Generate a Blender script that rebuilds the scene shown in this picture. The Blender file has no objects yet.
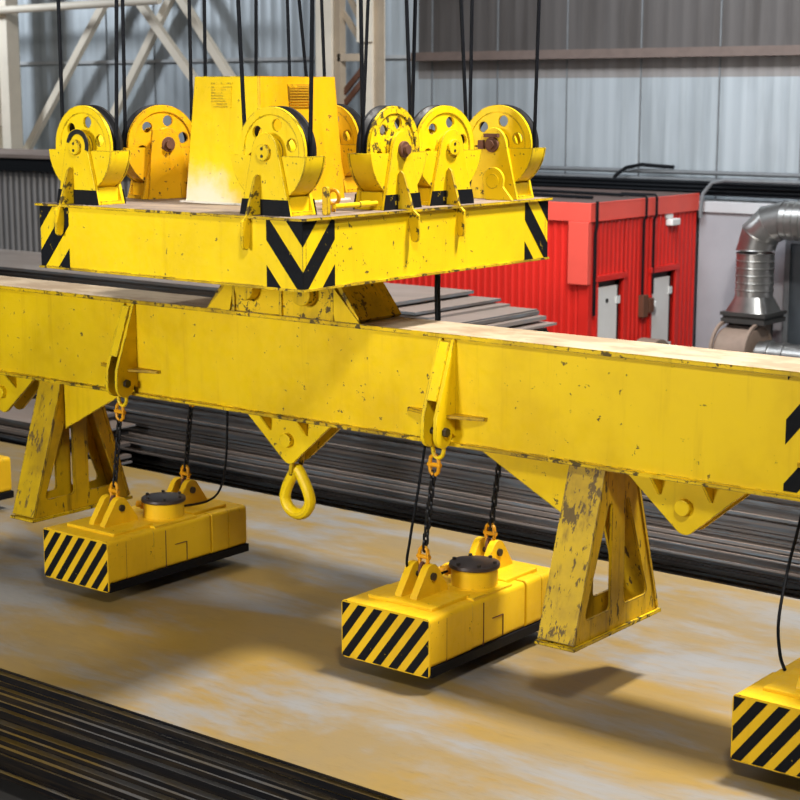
import bpy, bmesh, math, random
from mathutils import Vector, Matrix, Euler
random.seed(7)
S = bpy.context.scene
COL = S.collection
PI = math.pi

# ------------------------------------------------------------------ materials
class NT:
    def __init__(s, name):
        s.m = bpy.data.materials.new(name); s.m.use_nodes = True
        s.t = s.m.node_tree; s.n = s.t.nodes; s.l = s.t.links
        s.b = s.n['Principled BSDF']
    def node(s, typ, **kw):
        n = s.n.new(typ)
        for k, v in kw.items():
            if k in n.inputs.keys(): n.inputs[k].default_value = v
            else: setattr(n, k, v)
        return n
    def coord(s, scale=(1, 1, 1), kind='Object', rot=(0, 0, 0)):
        c = s.node('ShaderNodeTexCoord'); mp = s.node('ShaderNodeMapping')
        mp.inputs['Scale'].default_value = scale; mp.inputs['Rotation'].default_value = rot
        s.l.new(c.outputs[kind], mp.inputs['Vector']); return mp.outputs['Vector']
    def noise(s, vec, scale, detail=4, rough=.55, dist=0):
        n = s.node('ShaderNodeTexNoise'); s.l.new(vec, n.inputs['Vector'])
        n.inputs['Scale'].default_value = scale; n.inputs['Detail'].default_value = detail
        n.inputs['Roughness'].default_value = rough; n.inputs['Distortion'].default_value = dist
        return n.outputs['Fac']
    def ramp(s, fac, p0, p1, v0=0., v1=1.):
        n = s.node('ShaderNodeMapRange'); n.interpolation_type = 'SMOOTHSTEP'
        s.l.new(fac, n.inputs['Value'])
        n.inputs['From Min'].default_value = p0; n.inputs['From Max'].default_value = p1
        n.inputs['To Min'].default_value = v0; n.inputs['To Max'].default_value = v1
        return n.outputs['Result']
    def math(s, op, a, b):
        n = s.node('ShaderNodeMath', operation=op)
        for i, v in enumerate((a, b)):
            if isinstance(v, (int, float)): n.inputs[i].default_value = v
            else: s.l.new(v, n.inputs[i])
        return n.outputs[0]
    def mix(s, fac, a, b):
        n = s.node('ShaderNodeMix', data_type='RGBA')
        for i, v in ((0, fac), (6, a), (7, b)):
            if isinstance(v, (int, float)): n.inputs[i].default_value = v
            elif isinstance(v, (tuple, list)): n.inputs[i].default_value = (*v[:3], 1)
            else: s.l.new(v, n.inputs[i])
        return n.outputs[2]
    def done(s, col, rough=.5, metal=0., bump=None, bstr=.1, spec=.5):
        if isinstance(col, (tuple, list)): s.b.inputs['Base Color'].default_value = (*col[:3], 1)
        else: s.l.new(col, s.b.inputs['Base Color'])
        if isinstance(rough, (int, float)): s.b.inputs['Roughness'].default_value = rough
        else: s.l.new(rough, s.b.inputs['Roughness'])
        s.b.inputs['Metallic'].default_value = metal
        s.b.inputs['Specular IOR Level'].default_value = spec
        if bump is not None:
            b = s.node('ShaderNodeBump'); b.inputs['Strength'].default_value = bstr
            b.inputs['Distance'].default_value = .01
            s.l.new(bump, b.inputs['Height']); s.l.new(b.outputs['Normal'], s.b.inputs['Normal'])
        return s.m

def paint(name, col, dirt=.35, chip=.3, edge=.6, dark=(.035, .026, .018), dirtcol=None, rough=.42, streak=.25, cs=21, spec=.3, stretch=1):
    t = NT(name); v = t.coord()
    dc = dirtcol or tuple(c * f for c, f in zip(col, (.62, .52, .6)))
    big = t.ramp(t.noise(v, 1.6, 5, .6), .38, .72)
    c = t.mix(t.math('MULTIPLY', big, dirt), col, dc)
    sv = t.coord((7, 7, .55))
    st = t.ramp(t.noise(sv, 1.5, 5, .65), .52, .75)
    c = t.mix(t.math('MULTIPLY', st, streak), c, dc)
    fine = t.noise(t.coord((1, 1, stretch)) if stretch != 1 else v, cs, 7, .68)
    reg = t.ramp(t.noise(v, 1.3, 2, .5), .35, .65)
    th = .72 - .14 * chip
    ch = t.ramp(t.math('ADD', fine, t.math('MULTIPLY', reg, .05)), th, th + .03)
    c = t.mix(t.math('MULTIPLY', ch, .9), c, dark)
    if edge:
        bv = t.node('ShaderNodeBevel', samples=4); bv.inputs['Radius'].default_value = .014
        g = t.node('ShaderNodeNewGeometry')
        d = t.node('ShaderNodeVectorMath', operation='DOT_PRODUCT')
        t.l.new(bv.outputs['Normal'], d.inputs[0]); t.l.new(g.outputs['Normal'], d.inputs[1])
        em = t.ramp(d.outputs['Value'], .97, .86)
        en = t.ramp(t.noise(v, 5, 6, .7), .62 - .2 * edge, .68 - .2 * edge)
        c = t.mix(t.math('MULTIPLY', t.math('MULTIPLY', em, en), .85), c, dark)
    r = t.ramp(fine, .3, .8, rough - .08, rough + .25)
    return t.done(c, r, 0, fine, .06, spec)

Y = (.86, .605, .004)
M = {}
M['yellow'] = paint('yellow_paint', Y, .35, .36, .8)
M['yellow_beam'] = paint('yellow_beam_paint', (.84, .575, .004), .42, .28, .9, streak=.28, cs=17)
M['yellow_worn'] = paint('worn_yellow_paint', (.80, .53, .005), .8, .95, 1.0, dark=(.03, .022, .014), dirtcol=(.20, .12, .012), streak=.75, cs=15)
M['yellow_leg'] = paint('scuffed_yellow_paint', (.70, .43, .006), .8, .6, .95, dirtcol=(.20, .115, .010), streak=.9, cs=22, stretch=.3)
M['leg_flange'] = paint('scraped_yellow_paint', (.66, .43, .006), .8, 1.05, 1, dark=(.10, .065, .028), dirtcol=(.22, .13, .012), streak=.9, cs=24, stretch=.22)
M['orange'] = paint('orange_yellow_paint', (.77, .42, .004), .4, .5, .8)
M['yellow_mag'] = paint('magnet_yellow_paint', (.86, .53, .010), .4, .12, .5, streak=.25)
M['chipped'] = paint('heavily_chipped_yellow_paint', Y, .6, 1.25, 1.0, streak=.5)
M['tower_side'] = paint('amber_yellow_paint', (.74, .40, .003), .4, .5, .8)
M['amber'] = paint('amber_shackle_paint', (.75, .34, .006), .5, .4, .5)
M['black_paint'] = paint('black_stripe_paint', (.006, .007, .009), .3, .25, 0, dark=(.4, .28, .01), dirtcol=(.009, .009, .011), rough=.6, spec=.12)
M['dark_edge'] = paint('grease_and_gap_shade', (.010, .010, .012), .5, .2, 0, dark=(.1, .07, .03), dirtcol=(.03, .026, .022), rough=.45, spec=.25)
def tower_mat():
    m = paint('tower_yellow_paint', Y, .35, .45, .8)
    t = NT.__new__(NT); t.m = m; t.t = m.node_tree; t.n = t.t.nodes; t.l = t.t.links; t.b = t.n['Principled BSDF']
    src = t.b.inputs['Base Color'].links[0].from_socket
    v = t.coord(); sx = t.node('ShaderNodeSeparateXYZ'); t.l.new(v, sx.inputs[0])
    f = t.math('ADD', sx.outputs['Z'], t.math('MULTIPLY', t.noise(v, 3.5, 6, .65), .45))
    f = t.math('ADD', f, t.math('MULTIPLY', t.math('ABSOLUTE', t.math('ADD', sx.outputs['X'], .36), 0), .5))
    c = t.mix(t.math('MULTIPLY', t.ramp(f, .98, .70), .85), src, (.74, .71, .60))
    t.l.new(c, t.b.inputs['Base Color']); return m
M['tower'] = tower_mat()
M['white_worn'] = paint('white_worn_paint', (.75, .72, .62), .4, .4, .4)

def simple(name, col, rough=.5, metal=0., var=.25, scale=6, spec=.5):
    t = NT(name); v = t.coord()
    n = t.noise(v, scale, 5, .6)
    return t.done(t.mix(t.math('MULTIPLY', t.ramp(n, .35, .7), var), col, tuple(c * .4 for c in col)), rough, metal, n, .04, spec)
M['rope'] = simple('black_wire_rope_steel', (.005, .006, .009), .6, spec=.12)
M['chain'] = simple('black_chain_steel', (.02, .021, .024), .4, .6)
M['rubber'] = simple('black_cable_rubber', (.005, .006, .008), .55, spec=.15)
M['rust'] = simple('rusty_brown_steel', (.13, .05, .025), .7)
M['bolt'] = simple('dark_bolt_steel', (.05, .042, .035), .45, .6)
M['galv'] = simple('galvanised_duct_steel', (.50, .49, .47), .33, .95, .4, 3)
M['blower'] = simple('dusty_brown_blower_paint', (.30, .22, .17), .65, 0, .4, 3)
M['beige'] = simple('cream_column_paint', (.86, .77, .63), .6, 0, .2, 1.3)
M['tan'] = simple('tan_paint_and_post_shade', (.50, .40, .29), .6, 0, .3, 1.3)
M['red'] = simple('red_cladding_paint', (.70, .020, .012), .45, 0, .2, 1.2)
M['salmon'] = simple('light_red_trim', (.85, .10, .07), .45, 0, .12, 2)  # lighter red than the ribbed walls
M['door'] = simple('pale_grey_door_paint', (.80, .80, .78), .5, 0, .12, 2)
M['black_frame'] = simple('black_door_reveal', (.015, .012, .012), .6)
M['white'] = simple('white_plastic', (.8, .8, .78), .4, 0, .1)
M['concrete'] = simple('pale_rendered_wall', (.34, .34, .365), .85, 0, .25, .8)
M['ledge'] = simple('white_ledge_paint', (.48, .485, .50), .7, 0, .15, 1.5)
M['floor'] = simple('dark_concrete_floor', (.07, .065, .06), .75, 0, .4, 1)
M['cabin_grey'] = simple('grey_ribbed_cladding', (.34, .325, .32), .5, 0, .2, 1)
M['cabin_roof'] = simple('dusty_brown_roof', (.33, .25, .21), .8, 0, .3, 1)
M['navy'] = simple('dark_blue_grey_door_paint', (.05, .06, .07), .5)
M['pipe'] = simple('grey_pipe_paint', (.16, .17, .18), .5)
M['lid'] = simple('dark_brown_lid_steel', (.05, .035, .03), .4, .2)
M['magbase'] = simple('black_magnet_shoe_steel', (.005, .005, .007), .5, spec=.15)

def wall_mat(name, a, b, rough=.45):
    t = NT(name)
    st = t.noise(t.coord((3.2, 1, .22)), 1.2, 5, .6)
    bl = t.noise(t.coord(), .35, 4, .6)
    c = t.mix(t.ramp(st, .4, .72), a, b)
    c = t.mix(t.math('MULTIPLY', t.ramp(bl, .45, .7), .35), c, tuple(x * .6 for x in b))
    return t.done(c, rough, .25, st, .03)
M['wall_low'] = wall_mat('grey_blue_corrugated_sheet', (.43, .475, .51), (.33, .365, .39))
M['wall_high'] = wall_mat('dark_corrugated_sheet', (.105, .095, .092), (.075, .066, .062), .6)  # darker brown-grey sheet above the rail on the right
M['wall_band'] = wall_mat('brown_grey_corrugated_sheet', (.27, .255, .25), (.22, .20, .19), .55)  # browner strip of sheet just below the rail

def plate_top(name, cols):
    t = NT(name)
    v = t.coord((.4, .75, 1))
    n1 = t.ramp(t.noise(v, 1.1, 6, .62, .4), .36, .66)
    n2 = t.ramp(t.noise(t.coord((.4, 1.0, 1), rot=(0, 0, .25)), 1.3, 6, .66, .3), .44, .64)
    n3 = t.noise(t.coord((1, 5, 1)), 6, 6, .7)
    c = t.mix(n1, cols[0], cols[1])
    c = t.mix(t.math('MULTIPLY', n2, .85), c, cols[2])
    c = t.mix(t.math('MULTIPLY', t.ramp(n3, .5, .8), .3), c, cols[3])
    r = t.ramp(n1, 0, 1, .42, .55)
    return t.done(c, r, 0, n3, .05)
M['plate'] = plate_top('rust_bloomed_steel_plate', [(.30, .19, .042), (.235, .17, .08), (.235, .245, .26), (.09, .06, .028)])
M['plate_grey'] = plate_top('pinkish_grey_mill_scale', [(.26, .20, .17), (.21, .17, .145), (.28, .24, .215), (.12, .085, .07)])
def edge_mat(name, cols, rough=.55):
    t = NT(name)
    oi = t.node('ShaderNodeObjectInfo')
    v = t.coord((1.2, 1.2, 22))
    add = t.node('ShaderNodeVectorMath', operation='ADD')
    cmb = t.node('ShaderNodeCombineXYZ')
    for i in range(3): t.l.new(t.math('MULTIPLY', oi.outputs['Random'], 37.), cmb.inputs[i])
    t.l.new(v, add.inputs[0]); t.l.new(cmb.outputs[0], add.inputs[1])
    n = t.noise(add.outputs[0], 1.6, 6, .68)
    c = t.mix(t.ramp(oi.outputs['Random'], .1, .9), cols[0], cols[1])
    c = t.mix(t.ramp(n, .42, .68), c, cols[2])
    return t.done(c, rough, 0, n, .08, .25)
M['edge_far'] = edge_mat('dark_plate_edge_scale', [(.075, .066, .064), (.20, .17, .155), (.135, .165, .195)])
M['edge_near'] = edge_mat('shaded_plate_edge_scale', [(.003, .003, .005), (.007, .006, .006), (.03, .020, .010)])  # dark scale, deepened to paint in the weak light low on the stack

def top_dust(name, a, b):
    t = NT(name); v = t.coord((1, 2, 1))
    n = t.noise(v, 2.2, 6, .66)
    c = t.mix(t.ramp(n, .38, .62), a, b)
    c = t.mix(t.math('MULTIPLY', t.ramp(t.noise(v, 9, 6, .7), .6, .72), .6), c, (.08, .06, .045))
    return t.done(c, .75, 0, n, .05)
M['beam_top'] = top_dust('dusty_beam_top', (.44, .35, .24), (.30, .215, .135))
M['deck'] = top_dust('dusty_deck_top', (.19, .145, .12), (.28, .21, .155))

# ------------------------------------------------------------------ mesh building
def clip(poly, u0, u1, v0, v1):
    def cut(p, ins, inter):
        out = []
        for i in range(len(p)):
            a, b = p[i - 1], p[i]
            if ins(b):
                if not ins(a): out.append(inter(a, b))
                out.append(b)
            elif ins(a): out.append(inter(a, b))
        return out
    def ix(k, val):
        def f(a, b):
            t = (val - a[k]) / (b[k] - a[k])
            return (a[0] + t * (b[0] - a[0]), a[1] + t * (b[1] - a[1]))
        return f
    for ins, inter in ((lambda p: p[0] >= u0, ix(0, u0)), (lambda p: p[0] <= u1, ix(0, u1)),
                       (lambda p: p[1] >= v0, ix(1, v0)), (lambda p: p[1] <= v1, ix(1, v1))):
        if len(poly) < 3: return []
        poly = cut(poly, ins, inter)
    return poly

def arc(cx, cz, r, a0, a1, n=16):
    return [(cx + r * math.cos(math.radians(a0 + (a1 - a0) * i / n)), cz + r * math.sin(math.radians(a0 + (a1 - a0) * i / n))) for i in range(n + 1)]

def rounded(poly, r, n=5):
    out = []; k = len(poly)
    for i in range(k):
        p, a, b = Vector(poly[i]), Vector(poly[i - 1]), Vector(poly[(i + 1) % k])
        d1, d2 = (a - p).normalized(), (b - p).normalized()
        ang = d1.angle(d2); t = min(r / math.tan(ang / 2), .45 * (a - p).length, .45 * (b - p).length)
        s, e = p + d1 * t, p + d2 * t
        for j in range(n + 1):
            q = j / n
            out.append(tuple((1 - q) ** 2 * s + 2 * q * (1 - q) * p + q * q * e))
    return out

class MB:
    def __init__(s): s.bm = bmesh.new()
    def box(s, c, d, rz=0, rx=0, ry=0):
        m = Matrix.Translation(c) @ Euler((rx, ry, rz)).to_matrix().to_4x4() @ Matrix.Diagonal((*d, 1))
        bmesh.ops.create_cube(s.bm, size=1, matrix=m); return s
    def bb(s, x0, x1, y0, y1, z0, z1):
        return s.box(((x0 + x1) / 2, (y0 + y1) / 2, (z0 + z1) / 2), (x1 - x0, y1 - y0, z1 - z0))
    def bar(s, p0, p1, w, h):
        p0, p1 = Vector(p0), Vector(p1); d = p1 - p0
        q = d.to_track_quat('Y', 'Z').to_matrix().to_4x4()
        bmesh.ops.create_cube(s.bm, size=1, matrix=Matrix.Translation((p0 + p1) / 2) @ q @ Matrix.Diagonal((w, d.length, h, 1))); return s
    def prism(s, poly, axis, a, b, holes=()):
        """poly in (x,z) for axis 'y', in (y,z) for axis 'x', in (x,y) for axis 'z'"""
        def P(u, v, w): return {'y': (u, w, v), 'x': (w, u, v), 'z': (u, v, w)}[axis]
        bm = s.bm; loops = [list(poly)] + [list(h) for h in holes]
        caps = []
        for w in (a, b):
            es = []; vs_all = []
            for lp in loops:
                vs = [bm.verts.new(P(u, v, w)) for u, v in lp]
                vs_all.append(vs)
                if holes:
                    es += [bm.edges.new((vs[i - 1], vs[i])) for i in range(len(vs))]
            caps.append(vs_all)
            if holes: bmesh.ops.triangle_fill(bm, use_beauty=True, edges=es)
            else: bm.faces.new(vs_all[0])
        for l0, l1 in zip(*caps):
            for i in range(len(l0)):
                bm.faces.new((l0[i - 1], l0[i], l1[i], l1[i - 1]))
        return s
    def cyl(s, p0, p1, r, n=24, r2=None):
        p0, p1 = Vector(p0), Vector(p1); d = p1 - p0
        q = d.to_track_quat('Z', 'Y').to_matrix().to_4x4()
        bmesh.ops.create_cone(s.bm, cap_ends=True, segments=n, radius1=r, radius2=r if r2 is None else r2, depth=d.length, matrix=Matrix.Translation((p0 + p1) / 2) @ q); return s
    def tube(s, pts, r, n=10, closed=False):
        pts = [Vector(p) for p in pts]; k = len(pts); rings = []
        prev = None
        for i in range(k):
            if closed: t = pts[(i + 1) % k] - pts[i - 1]
            else: t = pts[min(i + 1, k - 1)] - pts[max(i - 1, 0)]
            t.normalize()
            if prev is None:
                u = t.orthogonal().normalized()
            else:
                u = (prev - t * prev.dot(t)).normalized()
            prev = u; w = t.cross(u)
            rings.append([s.bm.verts.new(pts[i] + (u * math.cos(2 * PI * j / n) + w * math.sin(2 * PI * j / n)) * r) for j in range(n)])
        m = k if closed else k - 1
        for i in range(m):
            a, b = rings[i], rings[(i + 1) % k]
            off = 0
            if closed and i == k - 1:
                off = min(range(n), key=lambda o: sum((a[j].co - b[(j + o) % n].co).length for j in range(0, n, 3)))
            for j in range(n):
                s.bm.faces.new((a[j], a[(j + 1) % n], b[(j + 1 + off) % n], b[(j + off) % n]))
        if not closed:
            s.bm.faces.new(rings[0][::-1]); s.bm.faces.new(rings[-1])
        return s
    def lathe(s, prof, c=(0, 0, 0), axis='z', n=48, closed=True):
        """prof = closed list of (r, h)"""
        rings = []
        for r, h in prof:
            ring = []
            for j in range(n):
                a = 2 * PI * j / n; x, y = r * math.cos(a), r * math.sin(a)
                p = {'z': (x, y, h), 'y': (x, h, y), 'x': (h, x, y)}[axis]
                ring.append(s.bm.verts.new(Vector(p) + Vector(c)))
            rings.append(ring)
        k = len(rings)
        for i in range(k if closed else k - 1):
            a, b = rings[i], rings[(i + 1) % k]
            for j in range(n): s.bm.faces.new((a[j], a[(j + 1) % n], b[(j + 1) % n], b[j]))
        return s
    def stripes(s, f, u1, v1, slope, period, width, phase, t=.003):
        """black bands v = slope*u + c inside the rectangle 0..u1 x 0..v1; f maps (u, v, lift) to 3-D"""
        c = phase
        lo = min(0, -slope * u1) - period; 
        while c > lo: c -= period
        while c < v1 + abs(slope) * u1 + period:
            p = clip([(-.01, c - slope * .01), (u1 + .01, c + slope * (u1 + .01)), (u1 + .01, c + width + slope * (u1 + .01)), (-.01, c + width - slope * .01)], 0, u1, 0, v1)
            if len(p) >= 3:
                lo_, hi_ = [s.bm.verts.new(f(u, v, 0)) for u, v in p], [s.bm.verts.new(f(u, v, t)) for u, v in p]
                s.bm.faces.new(hi_); s.bm.faces.new(lo_[::-1])
                for i in range(len(p)): s.bm.faces.new((lo_[i - 1], lo_[i], hi_[i], hi_[i - 1]))
            c += period
        return s
    def build(s, name, mat, parent=None, off=None, bevel=0, smooth=30):
        bm = s.bm
        bmesh.ops.remove_doubles(bm, verts=bm.verts, dist=1e-5)
        bmesh.ops.recalc_face_normals(bm, faces=bm.faces)
        if off is not None: bmesh.ops.translate(bm, verts=bm.verts, vec=-Vector(off))
        me = bpy.data.meshes.new(name); bm.to_mesh(me); bm.free()
        for p in me.polygons: p.use_smooth = True
        me.set_sharp_from_angle(angle=math.radians(smooth))
        for m in (mat if isinstance(mat, (list, tuple)) else [mat]): me.materials.append(m)
        o = bpy.data.objects.new(name, me); COL.objects.link(o)
        if parent: o.parent = parent
        if bevel:
            b = o.modifiers.new('bevel', 'BEVEL'); b.width = bevel; b.segments = 2; b.limit_method = 'ANGLE'; b.angle_limit = math.radians(40)
            b.harden_normals = True
        return o

def tag(o, label, cat, group=None):
    o['label'] = label; o['category'] = cat
    if group: o['group'] = group
    return o
def thing(name, label, cat, loc=(0, 0, 0), group=None, rz=0):
    o = bpy.data.objects.new(name, None); COL.objects.link(o)
    o.location = loc; o.rotation_euler.z = rz; o.empty_display_size = .1
    return tag(o, label, cat, group)
def struct(o):
    o['kind'] = 'structure'; return o
def dup(o, parent=None):
    c = o.copy(); COL.objects.link(c)
    if parent: c.parent = parent
    for ch in o.children: dup(ch, c)
    return c

# ------------------------------------------------------------------ camera
CAM = Vector((6.6, -8.57, 4.6))
cd = bpy.data.cameras.new('camera'); cam = bpy.data.objects.new('camera', cd); COL.objects.link(cam)
cam.location = CAM
cam.rotation_euler = (PI / 2 - math.atan(305 / 1673), 0, math.radians(38.3))
cd.sensor_width = 36; cd.lens = 36 * 1673 / 800; cd.clip_end = 200
cd.dof.use_dof = True; cd.dof.focus_distance = 10.6; cd.dof.aperture_fstop = 3.5
S.camera = cam

# ------------------------------------------------------------------ the hall
struct(MB().bb(-40, 16, -12, 14.2, -.2, 0).build('floor', M['floor']))
def corrugated(x0, x1, y, z0, z1, pitch, depth, mb=None, flat=.5):
    mb = mb or MB(); bm = mb.bm; n = int((x1 - x0) / pitch); pr = []
    for i in range(n):
        a = x0 + i * pitch
        pr += [(a, y), (a + pitch * flat, y), (a + pitch * (flat + .15), y - depth), (a + pitch * .85, y - depth)]
    pr.append((x0 + n * pitch, y))
    lo = [bm.verts.new((x, yy, z0)) for x, yy in pr]; hi = [bm.verts.new((x, yy, z1)) for x, yy in pr]
    for i in range(len(pr) - 1): bm.faces.new((lo[i], lo[i + 1], hi[i + 1], hi[i]))
    lb = [bm.verts.new((x, y + .05, z)) for x, z in ((x0, z0), (pr[-1][0], z0), (pr[-1][0], z1), (x0, z1))]
    bm.faces.new(lb)
    return mb
struct(corrugated(-10.75, 14, 13.9, 0, 4.86, .25, .007).build('wall_back_low', M['wall_low'], smooth=20))
struct(corrugated(-40, -10.75, 13.9, 0, 5.2, .25, .007).build('wall_back', M['wall_low'], smooth=20))
struct(corrugated(-40, -10.75, 13.9, 5.2, 9, .25, .007).build('wall_back_upper', M['wall_low'], smooth=20))
struct(corrugated(-10.75, 14, 13.9, 5.2, 9, .25, .009).build('wall_back_dark', M['wall_high'], smooth=20))
struct(corrugated(-10.75, 14, 13.9, 4.86, 5.2, .25, .007).build('wall_back_band', M['wall_band'], smooth=20))
struct(MB().bb(-40, -10.75, 13.84, 13.9, 5.2, 5.26).build('trim_5', simple('pale_sheet_lap', (.42, .43, .44), .6)))
struct(MB().bb(-10.75, 14, 13.68, 13.9, 5.17, 5.29).bb(-10.75, 14, 13.62, 13.9, 5.15, 5.175).build('trim_1', simple('sooty_brown_rail', (.15, .11, .095), .7)))
mb = MB()
for i in range(40):
    x = -39.5 + i * 1.32
    mb.bb(x - .012, x + .012, 13.88, 13.9, 0, 9)
struct(mb.build('trim_2', simple('dark_sheet_joint', (.17, .18, .19), .6)))
struct(MB().bb(-5.13, 14, 13.32, 13.9, 0, 2.98).build('wall_right', M['concrete']))
struct(MB().bb(-5.13, 14, 13.27, 13.9, 2.93, 3.09).build('trim_3', M['ledge'], bevel=.01))
d1 = struct(MB().bb(-3.65, -2.4, 13.27, 13.33, 0, 2.55).build('door_1', M['navy'], bevel=.01))
struct(MB().bb(-3.73, -3.65, 13.25, 13.33, 0, 2.63).bb(-3.65, -2.4, 13.25, 13.33, 2.55, 2.63).build('trim_4', M['pipe']))

# pipes and cables along the foot of the corrugated wall
for i, (z, r, lab) in enumerate([(3.47, .035, 'upper grey pipe running along the corrugated back wall'), (3.36, .03, 'lower grey pipe on the corrugated back wall, just above the black cables')]):
    tag(MB().cyl((-16, 13.75, z), (8, 13.75, z), r, 12).build('wall_pipe', M['pipe']), lab, 'pipe')
tray = tag(MB().bb(-13, 8, 13.33, 13.6, 3.165, 3.19).bb(-13, 8, 13.58, 13.6, 3.19, 3.36).build('cable_tray', M['rubber']), 'black cable tray on the wall ledge under the row of cables', 'cable tray')
for i in range(6):
    z = 3.2 + .058 * (i % 3); y = 13.42 + .07 * (i // 3)
    pts = [(-13 + k * 1.5, y + random.uniform(-.002, .002), z + .02 + random.uniform(0, .004)) for k in range(15)]
    tag(MB().tube(pts, .026, 8).build('tray_cable', M['rubber']), 'thick black cable in the bundle along the back wall above the red cabin', 'cable', 'black cables lying in the wall tray')
tag(MB().tube([(-6.75, 13.5, 3.22), (-6.7, 13.55, 3.4), (-6.55, 13.6, 3.52), (-6.3, 13.65, 3.57), (-6.05, 13.7, 3.55), (-5.8, 13.72, 3.54)], .03, 8).build('bent_cable', M['rubber']), 'short black cable curving up off the bundle onto the back wall', 'cable')
tag(MB().tube([(-5.05, 13.2, 2.86), (-5.05, 13.2, 2.93), (-5.05, 13.2, 3.0), (-5.03, 13.22, 3.2), (-4.9, 13.24, 3.36), (-4.7, 13.25, 3.4), (-1, 13.26, 3.4), (4, 13.26, 3.4)], .03, 8).build('conduit_pipe', M['pipe']), 'grey conduit bending up from the red cabin edge over the black cable bundle', 'pipe')

# lattice column, edge column and diagonal braces in front of the back wall
t = thing('lattice_column', 'cream lattice steel column behind the pulley frame, in the middle of the back wall', 'column', (-11.3, 13.1, 0))
off = t.location
MB().bb(-12.05, -11.70, 12.95, 13.0, 0, 9).bb(-11.93, -11.9, 13.0, 13.25, 0, 9).bb(-12.05, -11.70, 13.25, 13.3, 0, 9).build('post', M['beige'], t, off)
MB().bb(-11.69, -11.56, 13.0, 13.15, 0, 9).build('post', M['tan'], t, off)  # tan strip paints in the shaded side of the cream post
MB().bb(-11.02, -10.84, 12.95, 13.0, 0, 9).bb(-10.95, -10.91, 13.0, 13.25, 0, 9).bb(-11.02, -10.84, 13.25, 13.3, 0, 9).build('post', M['beige'], t, off)
MB().bb(-10.84, -10.74, 13.0, 13.15, 0, 9).build('post', M['tan'], t, off)  # tan again as painted shade beside the right cream post
for i, z in enumerate((1.2, 3.9, 5.15)):
    MB().bb(-11.62, -11.02, 13.0, 13.06, z, z + .12).build('batten', M['tan'], t, off)
MB().bb(-11.12, -10.8, 12.9, 12.94, 5.45, 6.6).build('splice_plate', M['beige'], t, off)
for p0, p1, m in (((-11.62, 13.1, 6.5), (-11.02, 13.1, 5.5), 'tan'), ((-11.62, 13.1, 6.0), (-11.0, 13.1, 5.25), 'tan'), ((-11.62, 13.12, 4.6), (-10.98, 13.12, 5.2), 'rust'), ((-11.62, 13.12, 4.4), (-10.98, 13.12, 5.0), 'rust'),
                  ((-11.62, 13.1, 3.8), (-11.02, 13.1, 2.6), 'tan'), ((-11.62, 13.1, 1.4), (-11.02, 13.1, 2.6), 'tan')):
    MB().bar(p0, p1, .05, .09).build('lattice_bar', M[m], t, off)
for o_ in [t]: o_.location.x -= .14
t = thing('steel_column', 'cream built-up steel column at the far left edge behind the grey cabin', 'column', (-21.6, 13.2, 0))
off = t.location
for x in (-20.95, -20.4): MB().bb(x - .13, x + .13, 13.0, 13.3, 0, 9).build('post', M['beige'], t, off)
for z in (4.0, 4.9, 5.6): MB().bb(-20.9, -20.45, 13.05, 13.1, z, z + .25).build('batten', M['tan'], t, off)
for (p0, p1, lab) in (((-23.5, 13.55, 0.02), (-17.9, 13.55, 6.45), 'leftmost cream diagonal brace, rising right behind the leftmost pulley'),
                      ((-21.3, 13.75, 0.02), (-16.2, 13.7, 6.6), 'cream diagonal brace rising right above the orange pulley'),
                      ((-17.2, 13.4, 6.6), (-10.75, 13.4, .02), 'cream diagonal brace descending right behind the orange pulley'),
                      ((-16.15, 13.5, 6.6), (-10.6, 13.62, .02), 'cream diagonal brace descending right behind the left edge of the yellow tower')):
    tag(MB().bar(p0, p1, .12, .16).build('diagonal_brace', M['beige'], bevel=.01), lab, 'brace')
tag(MB().cyl((-30, 12.85, 6.13), (-15.8, 12.85, 6.27), .075, 16).build('overhead_pipe', M['beige']), 'pale horizontal pipe across the top left of the back wall', 'pipe')

# grey ribbed cabin
t = thing('grey_cabin', 'low grey ribbed cabin with brown flat roof at the left, behind the plate stack', 'cabin', (-17, 10.5, 0)); off = t.location
mb = corrugated(-26, -11.5, 10.52, 0, 3.3, .16, .03)
mb.bb(-26, -11.5, 10.57, 12.3, 0, 3.3)
mb.build('ribbed_wall', M['cabin_grey'], t, off, smooth=20)
MB().bb(-26.1, -11.4, 10.4, 12.4, 3.3, 3.52).build('roof_edge', M['rubber'], t, off)
MB().bb(-26.1, -11.4, 10.38, 12.42, 3.52, 3.58).build('roof', M['cabin_roof'], t, off)

# ------------------------------------------------------------------ red cabin
XC, YC, YB, ZT = -5.165, 10.366, 13.28, 3.2
t = thing('red_cabin', 'red ribbed cabin with two pale doors behind the right half of the beam', 'cabin', (XC, YC, 0)); off = t.location
corrugated(-11.2, XC, YC, 0, 2.96, .115, .018).build('front_wall', M['red'], t, off, smooth=20)
mb = MB(); bm = mb.bm
def side_ribs(y0, y1, z0, z1):
    pr = []; n = max(1, int((y1 - y0) / .11)); p = (y1 - y0) / n
    for i in range(n):
        a = y0 + i * p; pr += [(XC, a), (XC, a + p * .5), (XC + .016, a + p * .65), (XC + .016, a + p * .85)]
    pr.append((XC, y1))
    lo = [bm.verts.new((x, y, z0)) for x, y in pr]; hi = [bm.verts.new((x, y, z1)) for x, y in pr]
    for i in range(len(pr) - 1): bm.faces.new((lo[i], lo[i + 1], hi[i + 1], hi[i]))
    mb.bb(XC - .1, XC - .01, y0, y1, z0, z1)
doors = [(10.58, 11.24), (12.02, 12.68)]
side_ribs(YC, doors[0][0], 0, 2.96); side_ribs(doors[0][1], doors[1][0], 0, 2.96); side_ribs(doors[1][1], YB, 0, 2.96)
for a, b in doors: side_ribs(a, b, 2.16, 2.96)
mb.build('side_wall', M['red'], t, off, smooth=20)
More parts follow.
